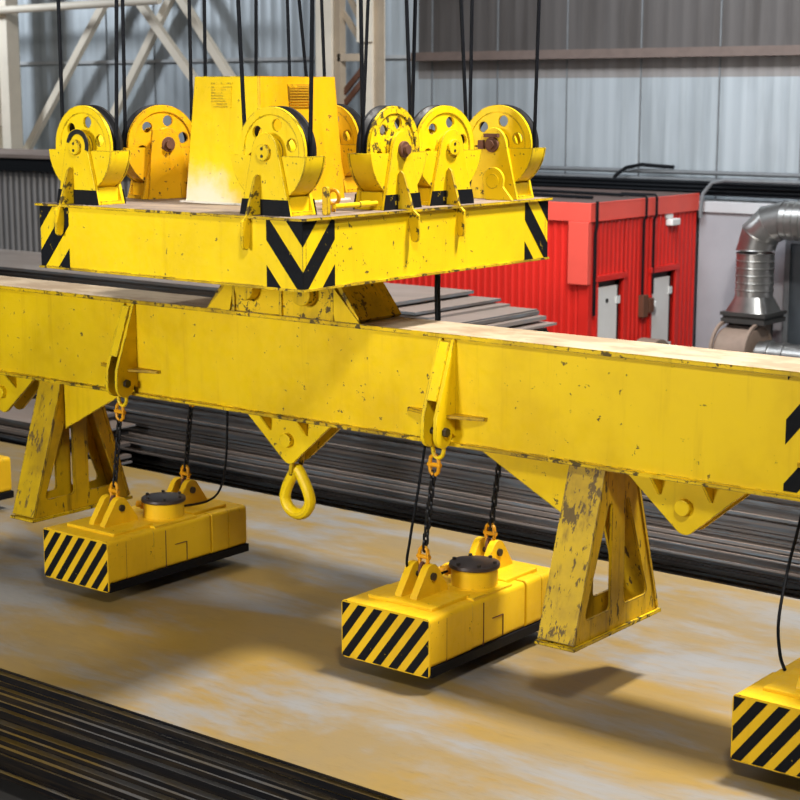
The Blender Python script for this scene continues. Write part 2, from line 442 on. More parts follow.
MB().bb(-11.2, XC + .03, YC - .04, YB, ZT - .02, ZT).build('roof', simple('faded_red_brown_roof', (.11, .07, .06), .8), t, off)
MB().bb(-11.2, XC + .05, YC - .06, YC - .02, 2.95, ZT).bb(XC + .01, XC + .05, YC - .02, YB, 2.95, ZT).build('fascia', M['salmon'], t, off, bevel=.008)
MB().bb(XC - .27, XC + .04, YC - .10, YC, 2.12, 2.95).build('corner_panel', M['salmon'], t, off, bevel=.01)
MB().bb(XC - .14, XC + .02, YC - .03, YC + .02, 0, 2.12).build('corner_post', M['red'], t, off, bevel=.008)
for a, b in doors:
    MB().bb(XC - .16, XC + .03, a - .06, a, 0, 2.22).bb(XC - .16, XC + .03, b, b + .06, 0, 2.22).bb(XC - .16, XC + .05, a - .08, b + .08, 2.14, 2.22).build('door_frame', M['red'], t, off, bevel=.006)
    dr = MB().bb(XC - .07, XC - .005, a + .01, a + .54, .02, 2.05).build('door', M['door'], t, off, bevel=.006)
    MB().bb(XC - .16, XC - .105, a, b, 0, 2.14).bb(XC - .10, XC - .05, a + .545, b, 0, 2.14).bb(XC - .1, XC - .05, a, b, 2.055, 2.14).build('black_reveal', M['black_frame'], dr, off)
    for z in (1.85, 1.05, .35):
        MB().bb(XC - .005, XC + .015, a + .50, a + .59, z - .05, z + .05).build('hinge', M['white'], dr, off)
    if a < 11: MB().cyl((XC - .01, a + .27, 1.86), (XC + .005, a + .27, 1.86), .03, 14).build('peephole', M['rubber'], dr, off)
MB().tube([(XC + .07, 10.44, 3.22), (XC + .07, 10.44, 2.9), (XC + .05, 10.44, 2.8), (XC + .05, 10.44, 1.7)], .022, 8).build('conduit', M['rubber'], t, off)
for y, z1 in ((11.72, 1.85), (12.0, 1.85)):
    MB().tube([(XC - .5, y, 3.235), (XC + .05, y, 3.235), (XC + .075, y, 3.2), (XC + .075, y, 2.95), (XC + .04, y, 2.9), (XC + .04, y, z1)], .018, 8).build('conduit', M['rubber'], t, off)
MB().bb(XC + .01, XC + .1, 11.66, 11.8, 1.55, 1.86).bb(XC + .01, XC + .1, 11.84, 11.96, 1.6, 1.8).build('junction_box', M['rust'], t, off, bevel=.008)
MB().cyl((XC + .02, 12.02, 1.7), (XC + .1, 12.02, 1.7), .05, 14).build('socket', M['white'], t, off)
MB().bb(XC + .0, XC + .12, 12.38, 12.62, 2.78, 2.88).bb(XC, XC + .04, 12.35, 12.55, 2.88, 2.95).build('wall_lamp', M['white'], t, off, bevel=.02)
for i, (y0, z) in enumerate([(11.0, 3.23), (11.8, 3.23)]):
    tag(MB().tube([(-11, y0 + .2, z), (-8.5, y0, z), (-6.6, y0 + .1, z), (-5.5, y0 - .03, z)], .022, 8).build('roof_cable', M['rubber']), ['black cable lying across the cabin roof nearer the front edge', 'black cable lying across the cabin roof nearer the back wall'][i], 'cable')

# ------------------------------------------------------------------ blower and duct
t = thing('centrifugal_blower', 'dusty brown centrifugal blower standing under the silver elbow duct', 'blower', (-4.2, 12.6, 0)); off = t.location
sp = [(12.55 + (.34 + .10 * (a / 300)) * math.cos(math.radians(90 + a)), 1.12 + (.34 + .10 * (a / 300)) * math.sin(math.radians(90 + a))) for a in range(0, 301, 12)]
sp += [(12.98, 1.5), (12.6, 1.5)]
MB().prism(sp, 'x', -4.62, -4.12).build('scroll_housing', M['blower'], t, off, bevel=.01)
for x_ in (-4.64, -4.14): MB().lathe([(.40, x_), (.44, x_), (.44, x_ + .04), (.40, x_ + .04)], (0, 12.55, 1.12), 'x', 36).build('rim_flange', M['blower'], t, off)
MB().bb(-4.6, -4.13, 12.55, 13.05, .85, 1.498).build('outlet_box', simple('dark_oily_steel', (.07, .06, .055), .5), t, off, bevel=.01)
MB().bb(-4.55, -3.75, 12.3, 12.8, 0, .72).build('base_frame', M['pipe'], t, off, bevel=.01)
t.location += Vector((.46, -.2, -.04))
t = thing('elbow_duct', 'shiny galvanised spiral duct rising from the blower and bending right', 'duct', (-3.87, 12.6, 1.5)); off = t.location
DX, DY = -3.86, 12.6
MB().bb(DX - .33, DX + .33, DY - .33, DY + .33, 1.5, 1.56).bb(DX - .31, DX + .31, DY - .31, DY + .31, 1.56, 1.6).bb(DX - .34, DX + .34, DY - .34, DY + .34, 1.6, 1.65).build('flange', simple('dark_flange_steel', (.06, .058, .055), .45, .3), t, off)
mb = MB(); bm = mb.bm
n = 32; sq = []; ci = []
for j in range(n):
    a = 2 * PI * (j + .5) / n; k = .3 / max(abs(math.cos(a)), abs(math.sin(a)))
    sq.append(bm.verts.new((DX + k * math.cos(a), DY + k * math.sin(a), 1.65))); ci.append(bm.verts.new((DX + .262 * math.cos(a), DY + .262 * math.sin(a), 1.86)))
for j in range(n): bm.faces.new((sq[j - 1], sq[j], ci[j], ci[j - 1]))
mb.build('square_to_round', M['galv'], t, off)
prof = []
z = 1.86
while z < 2.45:
    prof += [(.26, z), (.26, z + .075), (.272, z + .082), (.272, z + .094), (.26, z + .10)]; z += .1
MB().lathe(prof, (DX, DY, 0), 'z', 40, closed=False).build('vertical_pipe', M['galv'], t, off, smooth=50)
for k in range(3):          # mitred elbow: centre of bend to the right
    a0, a1 = k * 30, (k + 1) * 30
    R = .42; cx, cz = DX + R, 2.50
    mb = MB(); bm = mb.bm; rings = []
    for a in (a0, a1):
        ar = math.radians(180 - a); ring = []
        for j in range(40):
            b = 2 * PI * j / 40; rr = R + .268 * math.cos(b)
            ring.append(bm.verts.new((cx + rr * math.cos(ar), DY + .268 * math.sin(b), cz + rr * math.sin(ar))))
        rings.append(ring)
    for j in range(40): bm.faces.new((rings[0][j - 1], rings[0][j], rings[1][j], rings[1][j - 1]))
    mb.tube([v.co for v in rings[0]], .009, 6, True)
    mb.build('elbow_segment', M['galv'], t, off, smooth=50)
prof = []
x = DX + .42
while x < 2.0:
    prof += [(.26, x), (.26, x + .075), (.272, x + .082), (.272, x + .094), (.26, x + .10)]; x += .1
MB().lathe(prof, (0, DY, 2.92), 'x', 40, closed=False).build('horizontal_pipe', M['galv'], t, off, smooth=50)
t = thing('suction_duct', 'low silver duct running right from the blower along the white wall', 'duct', (-3.4, 12.5, 1.1)); off = t.location
MB().lathe([(.2, -3.60), (.2, -3.5), (.225, -3.49), (.225, -3.42), (.2, -3.41), (.2, -3.25), (.215, -3.24), (.215, -3.2), (.2, -3.19), (.2, 2), (.0, 2), (0, -3.60)], (0, 12.3, 1.08), 'x', 36).build('pipe', M['galv'], t, off)
t = thing('cable_reel', 'small brown ring of a reel poking up between red cabin and blower', 'reel', (-4.75, 11.6, 0)); off = t.location
MB().lathe([(.30, -5.05), (.36, -5.05), (.36, -4.75), (.30, -4.75)], (0, 11.6, .92), 'x', 32).build('rim', M['blower'], t, off)
MB().cyl((-5.0, 11.6, .92), (-4.8, 11.6, .92), .3, 24).build('core', M['rubber'], t, off)
MB().bb(-5.0, -4.8, 11.4, 11.8, 0, .7).build('stand', M['pipe'], t, off)

# ------------------------------------------------------------------ steel plates
def plates(name, x0s, x1s, y0, y1, zt, zb, th, label, group, jy, mats, toplabel=None, gap=.35, base=None):
    z = zt; i = 0
    while z > zb:
        inset = i > 0 and random.random() < gap       # a shorter plate whose edge lies back in shade
        h = random.uniform(*th) * (.7 if inset else 1); x0, x1 = x0s(i, z), x1s(i, z)
        a = y0 if i == 0 else y0 + random.uniform(*jy)
        if inset: a = y0 + random.uniform(.05, .12); x1 -= .12
        if base and z < base: a = y0 + random.uniform(.3, .4)
        o = MB().bb(x0, x1, a, y1 + random.uniform(-.03, .03), z - h, z).build(name, list(mats))
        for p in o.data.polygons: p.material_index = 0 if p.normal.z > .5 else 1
        tag(o, toplabel if (i == 0 and toplabel) else label, 'steel plate', group)
        z -= h; i += 1
    for k, x in enumerate((x0 + 1, (x0 + x1) / 2, x1 - 1)):
        tag(MB().bb(x - .1, x + .1, y0 + .45, y1 - .45, 0, z).build('timber_bearer', M['tan']), 'timber bearer on the floor under the ' + group.split('of the ')[1], 'bearer', 'bearers under the ' + group.split('of the ')[1])
plates('steel_plate', lambda i, z: -9.5 + .1 * (i % 3), lambda i, z: 5.2, -2.02, 2.62, .93, .16, (.018, .045),
       'dark-edged steel plate in the near stack below the top plate', 'plates of the near stack', (-.02, .04), (M['plate'], M['edge_near']),
       'broad ochre and blue-grey steel plate under the magnets, on top of the near stack', gap=.35)
ends = [-3.54, -3.5, -3.2, -3.3, -2.95, -2.6, -2.7, -3.0, -2.62, -2.75, -2.4, -2.9, -2.5, -2.6, -2.3]
plates('steel_plate', lambda i, z: -13.5 + .12 * ((i * 7) % 5), lambda i, z: ends[min(i, 14)] if z > 2.05 else 3.2 + .1 * (i % 4), 4.03, 5.5, 2.6, .34, (.012, .042),
       'long dark steel plate in the tall stack behind the beam', 'plates of the tall far stack', (-.04, .05), (M['plate_grey'], M['edge_far']),
       'pinkish grey steel plate topping the tall stack behind the beam', gap=.33, base=.66)
plates('steel_plate', lambda i, z: -16 + .1 * (i % 4), lambda i, z: -7.4 + .5 * random.random(), 2.85, 3.85, 1.12, .3, (.018, .04),
       'short-stacked dark steel plate in the low pile at left, behind the left leg', 'plates of the low left pile', (-.03, .05), (M['plate_grey'], M['edge_far']),
       'pale steel plate topping the low pile seen under the beam at far left', gap=.4)

# ------------------------------------------------------------------ lifting beam
t = thing('lifting_beam', 'long yellow box-section lifting beam with legs and lugs, under the pulley frame', 'lifting beam', (-1.05, 0, 2.42)); off = t.location
X0, X1 = -6.3, 3.6
MB().bb(X0, X1, -.212, .212, 2.438, 3.105).build('box_girder', M['yellow_beam'], t, off)
MB().bb(X0, X1, -.232, .232, 3.105, 3.127).build('top_plate', M['beam_top'], t, off)
MB().bb(X0, X1, -.25, .25, 2.416, 2.438).build('bottom_flange', M['yellow_worn'], t, off)
# welded top edge strip, worn
MB().bb(X0, X1, -.236, -.2305, 3.098, 3.127).build('edge_strip', M['yellow_worn'], t, off)
mb = MB()
mb.stripes(lambda u, v, w: (2.692 + u, -.213 - w, 2.455 + v), .85, .64, 1.25, .36, .14, -.10)
mb.build('hazard_stripe', M['black_paint'], t, off)
# legs
def leg(x0, x1, gx, gs):
    zt, zb = 2.416, 1.38; tw, bw = .155, .48; cy = 0.
    poly = [(-bw, zb), (bw, zb), (tw, zt), (-tw, zt)]
    h1 = rounded([(-.375, zb + .13), (-.075, zb + .13), (-.075, zb + .80), (-.115, zb + .80)], .04)
    h2 = rounded([(.075, zb + .13), (.375, zb + .13), (.115, zb + .80), (.075, zb + .80)], .04)
    lg = MB().prism(poly, 'x', x1 - .028, x1 - .008, [h1, h2]).build('leg', M['yellow_leg'], t, off)
    MB().prism(poly, 'x', x0 + .008, x0 + .028, [h1, h2]).build('inner_side_plate', M['yellow_leg'], lg, off)
    for s in (-1, 1):
        MB().bar((0.5 * (x0 + x1), s * (bw + .012), zb + .01), (.5 * (x0 + x1), s * (tw + .012), zt), x1 - x0, .022).build('leg_flange', M['leg_flange'] if s < 0 else M['yellow_leg'], lg, off)
    MB().bb(x0 - .012, x1 + .012, -bw - .035, bw + .035, zb - .022, zb).build('foot_plate', M['yellow_worn'], lg, off)
    xa = x0 if gs < 0 else x1
    MB().prism([(xa, zt), (xa + gs * .72, zt), (xa + gs * .02, zt - .36), (xa, zt - .38)], 'y', -.15, -.126).build('gusset', M['yellow_beam'], t, off)
leg(1.28, 1.535, 0, -1); leg(-3.62, -3.37, 0, 1)
# triangular hook plates
def hook_plate(cx):
    w, zt, zb = .40, 2.416, 2.07
    for s in (-1, 1):
        poly = [(cx - w, zt), (cx - w, zt - .03)] + arc(cx, zb + .07, .075, 222, 318, 8) + [(cx + w, zt - .03), (cx + w, zt)]
        y = s * .075
        h = MB().prism(poly, 'y', y - .014, y + .014).build('hook_plate', M['yellow'], t, off, bevel=.003)
        for sx in (-1, 1):
            MB().prism([(y, zt), (y + s * .13, zt), (y + s * .02, zt - .13), (y, zt - .13)], 'x', cx + sx * .17 - .01, cx + sx * .17 + .01).build('gusset', M['yellow_beam'], h, off)
        if s < 0: MB().cyl((cx, -.13, 2.235), (cx, .13, 2.235), .05, 24).build('hook_pin', M['yellow'], h, off, bevel=.006)
for cx in (-4.2, -1.09, 2.02): hook_plate(cx)
# chain lugs on the front and back webs
def lug(cx, s):
    y0 = s * .212
    b = None
    for k, dx in enumerate((-.05, .05)):
        prof = [(y0, 3.10), (y0 + s * .02, 3.10), (y0 + s * .20, 2.62)] + [(y0 + s * (.12 + .085 * math.cos(math.radians(a))), 2.50 + .085 * math.sin(math.radians(a))) for a in range(0, -181, -20)] + [(y0, 2.47)]
        p = MB().prism(prof, 'x', cx + dx - .014, cx + dx + .014).build('lug_plate', M['yellow'], t, off, bevel=.003)
        MB().cyl((cx + dx + math.copysign(.012, dx), y0 + s * .12, 2.52), (cx + dx + math.copysign(.04, dx), y0 + s * .12, 2.52), .03, 6).build('pin_nut', M['bolt'], p, off)
        e = math.copysign(1, dx)
        MB().prism([(cx + dx, y0), (cx + dx + e * .26, y0), (cx + dx + e * .25, y0 + s * .03), (cx + dx + e * .02, y0 + s * .10), (cx + dx, y0 + s * .10)], 'z', 2.605, 2.625).build('stiffener', M['yellow_leg'], t, off)
    MB().bar((cx, y0 + s * .035, 3.08), (cx, y0 + s * .17, 2.72), .074, .012).build('lug_cover', M['yellow'], t, off)
    MB().cyl((cx - .065, y0 + s * .12, 2.52), (cx + .065, y0 + s * .12, 2.52), .022, 16).build('lug_pin', M['bolt'], t, off)
    MB().bb(cx - .034, cx + .034, min(y0, y0 + s * .006), max(y0, y0 + s * .006), 2.45, 2.72).build('lug_gap_shade', M['dark_edge'], t, off)  # dark sheet painting the shade in the recess below the cover
LUGS = (-5.44, -2.53, .385, 3.08)
for cx in LUGS:
    lug(cx, -1)
    if cx: lug(cx, 1)
# pedestal carrying the pulley frame
for s in (-1, 1):
    y = s * .20
    pl = MB().prism([(-1.50, 3.127), (-.52, 3.127), (-.66, 3.478), (-1.36, 3.478)], 'y', y - .015, y + .015).build('pedestal_plate', M['yellow_worn'], t, off)
    for cx in (-1.30, -.78):
        MB().cyl((cx, y + s * .01, 3.30), (cx, y + s * .10, 3.30), .085, 24).build('boss', M['yellow_worn'], pl, off, bevel=.01)
for x0, x1 in ((-1.70, -1.42), (-.34, -.60)):
    MB().bar((x0, 0, 3.14), (x1, 0, 3.478), .44, .03).build('pedestal_end_plate', M['yellow_worn'], t, off)
for x in (-1.02, -1.46, -.56):
    MB().prism([(-.21, 3.127), (-.232, 3.127), (-.226, 3.45), (-.21, 3.45)], 'x', x - .012, x + .012).build('pedestal_rib', M['yellow_worn'], t, off)
for s in (-1, 1):
    MB().prism([(-1.02 + s * .48, 3.127), (-1.02 + s * .70, 3.127), (-1.02 + s * .42, 3.40)], 'y', -.228, -.21).build('pedestal_wing', M['yellow_beam'], t, off)

# ------------------------------------------------------------------ pulley frame
FX0, FX1, FY0, FY1, FZ0, FZ1 = -2.2, .13, -1.29, 1.29, 3.48, 3.893
t = thing('pulley_frame', 'square yellow frame carrying rope pulleys and a tower, on top of the lifting beam', 'pulley frame', (-1.03, 0, 3.48)); off = t.location
for n_, bx in (('side_plate', (FX0, FX1, FY0, FY0 + .03, FZ0, FZ1 - .014)), ('side_plate', (FX1 - .03, FX1, FY0 + .03, FY1 - .03, FZ0, FZ1 - .014)),
               ('side_plate', (FX0, FX1, FY1 - .03, FY1, FZ0, FZ1 - .014)), ('side_plate', (FX0, FX0 + .03, FY0 + .03, FY1 - .03, FZ0, FZ1 - .014))):
    MB().bb(*bx).build(n_, M['yellow'], t, off)
MB().bb(FX0 - .02, FX1 + .02, FY0 - .02, FY1 + .02, FZ1 - .014, FZ1).build('deck_plate', M['deck'], t, off)
MB().bb(FX0 - .02, FX1 + .02, FY0 - .026, FY0 - .02, FZ1 - .014, FZ1 + .002).bb(FX1 + .02, FX1 + .026, FY0 - .026, FY1 + .02, FZ1 - .014, FZ1 + .002).build('deck_edge', M['yellow_worn'], t, off)
MB().bb(FX0 - .012, FX1 + .012, FY0 - .012, FY1 + .012, FZ0 - .014, FZ0).build('bottom_plate', M['yellow_worn'], t, off)
w, h = .285, FZ1 - .014 - FZ0
for fn, ph, sl in ((lambda u, v, q: (FX0 + u, FY0 - q, FZ0 + v), -.05, 1.15), (lambda u, v, q: (FX1 - u, FY0 - q, FZ0 + v), -.05, 1.15),
                   (lambda u, v, q: (FX1 + q, FY0 + u, FZ0 + v), -.05, 1.15), (lambda u, v, q: (FX1 + q, FY1 - u, FZ0 + v), -.05, 1.15)):
    MB().stripes(fn, w, h, sl, .30, .15, ph).build('hazard_stripe', M['black_paint'], t, off)
frame = t

# tower
def frustum(x0, x1, y0, y1, z0, z1, tp, ch):
    mb = MB(); bm = mb.bm; rings = []
    for z, e in ((z0, 0), (z1, tp)):
        a, b, c, d = x0 + e * 1.4, x1 - e, y0 + e, y1 - e
        rings.append([bm.verts.new((x, y, z)) for x, y in ((a + ch, c), (b - .01, c), (b, c + .01), (b, d - ch), (b - ch, d), (a + ch, d), (a, d - ch), (a, c + ch))])
    n = 8
    for j in range(n): bm.faces.new((rings[0][j - 1], rings[0][j], rings[1][j], rings[1][j - 1]))
    bm.faces.new(rings[1]); bm.faces.new(rings[0][::-1]); return mb
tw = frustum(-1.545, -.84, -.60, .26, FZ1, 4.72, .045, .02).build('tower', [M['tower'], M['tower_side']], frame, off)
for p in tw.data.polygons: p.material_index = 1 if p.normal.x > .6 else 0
mb = MB(); mb.bb(-1.565, -.82, -.62, .28, FZ1, FZ1 + .012); mb.build('tower_base', M['white_worn'], tw, off)
def tilt(z): return .045 * (z - FZ1) / (4.72 - FZ1)
for nm in (0, 1):
    mb = MB()
    for k in range(8):
        z = 4.52 + .018 * k; e = tilt(z)
        if nm == 0: mb.bb(-1.30, -1.12, -.60 + e - .008, -.60 + e + .004, z, z + .009)
        else: mb.bb(-.84 - e - .004, -.84 - e + .008, -.28, -.08, z, z + .009)
    if nm == 0: mb.bb(-1.305, -1.115, -.60 + tilt(4.67) - .006, -.60 + tilt(4.67) + .01, 4.67, 4.68)
    else: mb.bb(-.84 - tilt(4.6) - .01, -.84 - tilt(4.6) + .002, -.285, -.075, 4.51, 4.67)
    mb.build('vent_grille', M['tower_side'] if nm else M['yellow'], tw, off)

# pulleys
R = .268
def pulley_mesh():
    d = {}
    holes = [arc(.165 * math.cos(math.radians(a)), .165 * math.sin(math.radians(a)), .038, 0, 345, 14) for a in range(15, 375, 60)]
    d['wheel'] = MB().prism(arc(0, 0, R, 0, 352.5, 47), 'y', -.052, -.034, holes)\
        .lathe([(.125, -.034), (.125, -.02), (.10, -.02), (.10, -.034)], (0, 0, 0), 'y', 40).lathe([(R, -.052), (R, -.060), (R - .045, -.060), (R - .05, -.052)], (0, 0, 0), 'y', 48).cyl((0, -.075, 0), (0, .07, 0), .09, 24)
    d['rope_groove'] = MB().lathe([(R - .05, -.034), (R + .003, -.034), (R - .02, -.014), (R - .02, .006), (R + .003, .026), (R + .003, .046), (R - .045, .046)], (0, 0, 0), 'y', 56)
    return d
H = 4.265 - FZ1
def pulley(x, y, a, mat, fin=True, band=True, cap='yellow', foot=True, wheelmat=None, gw=.302):
    hs = Vector((x, y, 4.265)) - Vector(off)
    outer = [(-gw, -.02)] + arc(0, 0, gw, 180, 360, 28)[1:-1] + [(gw, -.02)]
    outer = [(u, max(v, -H + .004)) for u, v in outer]
    mb = MB()
    for yy in (-.085, .085): mb.prism(outer, 'y', yy - .006, yy + .006)
    # the curved trough between the two cheek plates
    band_ = [(u, max(v, -H + .004)) for u, v in arc(0, 0, gw - .004, 184, 356, 28)]
    inn = [(u * .96, v * .96) for u, v in band_][::-1]
    mb.prism(band_ + inn, 'y', -.085, .085)
    blk = mb.build('pulley_block', M[mat], frame)
    blk.location = hs; blk.rotation_euler.z = a
    wm = wheelmat or mat
    ws = pulley_mesh()
    wh = ws['wheel'].build('wheel', M[wm], blk); ws['rope_groove'].build('rope_groove', M['dark_edge'], blk)
    for s in (-1, 1):
        poly = [(-.20, -H), (.20, -H)] + arc(0, .015, .10, 12, 168, 14)
        MB().prism(poly, 'y', s * .104 - .013, s * .104 + .013).build('support_plate', M[mat], blk, bevel=.004)
        if band:
            MB().prism([(-.205, -H), (.205, -H), (.185, -H + .095), (-.185, -H + .095)], 'y', s * .1185 - .002, s * .1185 + .002).build('black_band', M['black_paint'], blk)
    MB().bb(-.2, .2, -.09, .09, -H, -H + .025).build('foot_block', M[mat], blk)
    for q in (.10, -.17): MB().bb(q, q + .07, -.085, .085, -H, -.26).build('end_bracket', M[mat], blk)
    MB().cyl((0, -.115, 0), (0, -.14, 0), .052, 24).build('axle_cap', M[cap], blk, bevel=.005)
    if cap == 'rust':
        MB().cyl((0, -.14, 0), (0, -.165, 0), .03, 16).build('axle_nut', M['rust'], blk)
    else:
        MB().cyl((0, -.139, .022), (0, -.1425, .022), .010, 10).cyl((0, -.139, -.022), (0, -.1425, -.022), .010, 10).build('cap_bolt', M['bolt'], blk)
    if fin:
        pf = [(-.117, -.15), (-.135, -.13), (-.16, -.15), (-.235, -H - .0), (-.275, -H - .03)] + [(-.245 + .03 * math.cos(math.radians(q)), -H - .17 + .03 * math.sin(math.radians(q))) for q in (180, 215, 250, 290, 325, 360)] + [(-.185, -H + .002), (-.117, -H + .002)]
        MB().prism(pf, 'x', -.055, -.035).build('guard_fin', M['yellow_worn'] if mat == 'yellow' else M[mat], blk, bevel=.003)
    return blk
D = math.radians
PUL = dict(
    leftmost=dict(x=-1.92, y=-1.085, a=0, mat='yellow'),
    orange=dict(x=-2.01, y=-.37, a=D(74), mat='orange', band=False, cap='rust', fin=False),
    front=dict(x=-.245, y=-1.085, a=0, mat='yellow'),
    rear=dict(x=-1.57, y=1.0, a=0, mat='orange', band=False, fin=False),
    worn=dict(x=-.07, y=-.25, a=D(93), mat='yellow', wheelmat='chipped', cap='rust'),
    middle=dict(x=-.08, y=.31, a=D(82), mat='yellow'),
    rightmost=dict(x=-.11, y=1.06, a=D(4), mat='yellow', fin=False, band=False, cap='rust'),
    hidden=dict(x=-2.0, y=.34, a=D(90), mat='yellow', fin=False, band=False))
for k, v in PUL.items(): v['o'] = pulley(**v)
# extras on single pulleys
b = PUL['leftmost']['o']
MB().prism(arc(.02, .01, .105, -20, 170, 14) + arc(.02, .01, .075, 170, -20, 14), 'y', -.124, -.117).build('grease_ring', M['dark_edge'], b)
b = PUL['orange']['o']
MB().prism([(-.16, -H), (.10, -H), (.08, -.18), (.05, -.15), (.02, -.18), (-.02, .10), (-.12, .10)], 'y', -.135, -.118).build('retainer_plate', M['orange'], b)
b = PUL['rightmost']['o']
MB().prism([(.0, -H), (.22, -H), (.14, -.28)] + arc(.06, -.235, .085, 0, 180, 10), 'y', -.215, -.19).build('lug_plate', M['yellow'], b, bevel=.004)
MB().cyl((.06, -.215, -.245), (.06, -.22, -.245), .05, 20).build('lug_boss', M['yellow'], b)
MB().bb(-.055, .055, -.15, -.12, .05, .075).bb(-.1, -.06, -.15, -.12, -.03, .03).build('axle_keeper', M['rust'], b)
# deck pipe, eye bolt and stop posts
MB().cyl((.0, -.85, FZ1 + .045), (.0, -.45, FZ1 + .045), .015, 14).cyl((.0, -.62, FZ1 + .045), (.0, -.52, FZ1 + .045), .02, 14).build('deck_pipe', M['yellow'], frame, off)
MB().tube([(-.12 + .045 * math.cos(q * PI / 8), -.72, FZ1 + .09 + .045 * math.sin(q * PI / 8)) for q in range(16)], .012, 8, True).cyl((-.12, -.72, FZ1), (-.12, -.72, FZ1 + .05), .014, 10).build('eye_bolt', M['amber'], frame, off)
MB().prism(rounded([(.02, FZ1), (.065, FZ1), (.06, FZ1 + .17), (.025, FZ1 + .17)], .03), 'y', -.99, -.96).build('stop_plate', M['yellow_worn'], frame, off)

# ------------------------------------------------------------------ wire ropes
rv = Vector((math.cos(D(38.3)), math.sin(D(38.3)), 0))
def rope(pk, side, lean, label, dy=0.):
    p = PUL[pk]; d = Vector((math.cos(p['a']), math.sin(p['a']), 0)) * side * (R - .008)
    b = Vector((p['x'], p['y'], 4.265)) + d
    nrm = Vector((math.sin(p['a']), -math.cos(p['a']), 0)) * dy; b += nrm
    top = b + Vector((0, 0, 5)) + rv * lean * 5
    ob = MB().tube([b - Vector((0, 0, .02)), b.lerp(top, .5), top], .0125, 8).build('wire_rope', M['rope'], None, b)
    ob.location = b
    tag(ob, label, 'wire rope', 'hoisting ropes above the pulley frame')
rope('leftmost', -1, 0, 'black rope rising from the left rim of the leftmost pulley')
rope('leftmost', 1, .03, 'black rope rising from the right rim of the leftmost pulley')
rope('orange', -1, .009, 'black rope rising from the left rim of the orange pulley beside the leftmost pulley')
rope('orange', 1, 0, 'black rope rising from the right rim of the orange pulley beside the tower')
rope('front', -1, -.035, 'black rope passing in front of the tower to the left rim of the front pulley')
rope('front', 1, .023, 'black rope passing in front of the tower to the right rim of the front pulley')
rope('rear', -.32, -.03, 'black rope beside the tower’s right edge, left rim of the half-hidden rear pulley'.replace('’', "'"))
rope('rear', 1, .045, 'black rope on the right rim of the half-hidden rear pulley, before the lattice column')
rope('worn', -1, -.011, 'black rope on the left rim of the worn dark-rimmed pulley')
rope('worn', 1, -.033, 'black rope on the right rim of the worn dark-rimmed pulley')
rope('middle', -1, .026, 'black rope on the left rim of the second pulley from the right')
rope('middle', 1, -.05, 'black rope on the right rim of the second pulley from the right')
rope('rightmost', -1, .01, 'black rope on the left rim of the rightmost pulley')
rope('rightmost', 1, .02, 'rightmost black rope, on the right rim of the rightmost pulley')
rope('hidden', -1, .007, 'leftmost of the four black ropes that drop behind the tower')
rope('hidden', 1, .015, 'second from left of the four black ropes that drop behind the tower')
for px_, lean, lab in ((-2.04, -.02, 'third from left of the four black ropes that drop behind the tower'), (-1.80, -.085, 'slanting rope, rightmost of the four that drop behind the tower')):
    b = Vector((px_, 1.05, FZ1)); top = b + Vector((0, 0, 5.3)) + rv * lean * 5.3
    ob = MB().tube([b, b.lerp(top, .5), top], .0125, 8).build('wire_rope', M['rope'], None, b); ob.location = b
    tag(ob, lab, 'wire rope', 'hoisting ropes above the pulley frame')
tag(MB().tube([(-.12, .35, 3.11), (-.11, .33, 3.3), (-.10, .32, 3.47)], .02, 8).build('hanging_cable', M['rubber']), 'short black cable between frame underside and beam top, right of the pedestal', 'cable')

# ------------------------------------------------------------------ lifting eye
t = thing('lifting_eye', 'pear-shaped yellow lifting eye hanging under the triangular hook plate', 'lifting eye', (-1.09, 0, 1.66)); off = t.location
pts = []
for q in range(40):
    a = 2 * PI * q / 40; r = .118
    x, z = r * math.sin(a), -r * math.cos(a)
    if z > 0: x *= 1 - .62 * (z / r) ** 1.3; z *= 1.75
    pts.append((-1.09 + x, 0, 1.805 + z))
mb = MB(); mb.tube(pts, .041, 12, True); mb.build('eye_ring', M['yellow'], t, off)
MB().tube([(-1.09 + .035 * math.cos(q * PI / 10), .05 * math.sin(q * PI / 10), 2.06 + .085 * math.sin(q * PI / 10) * 0 + .10 * math.cos(q * PI / 10)) for q in range(20)], .018, 8, True).build('link', M['yellow_worn'], t, off)
MB().cyl((-1.09, -.06, 2.14), (-1.09, .06, 2.14), .024, 14).build('link_pin', M['bolt'], t, off)

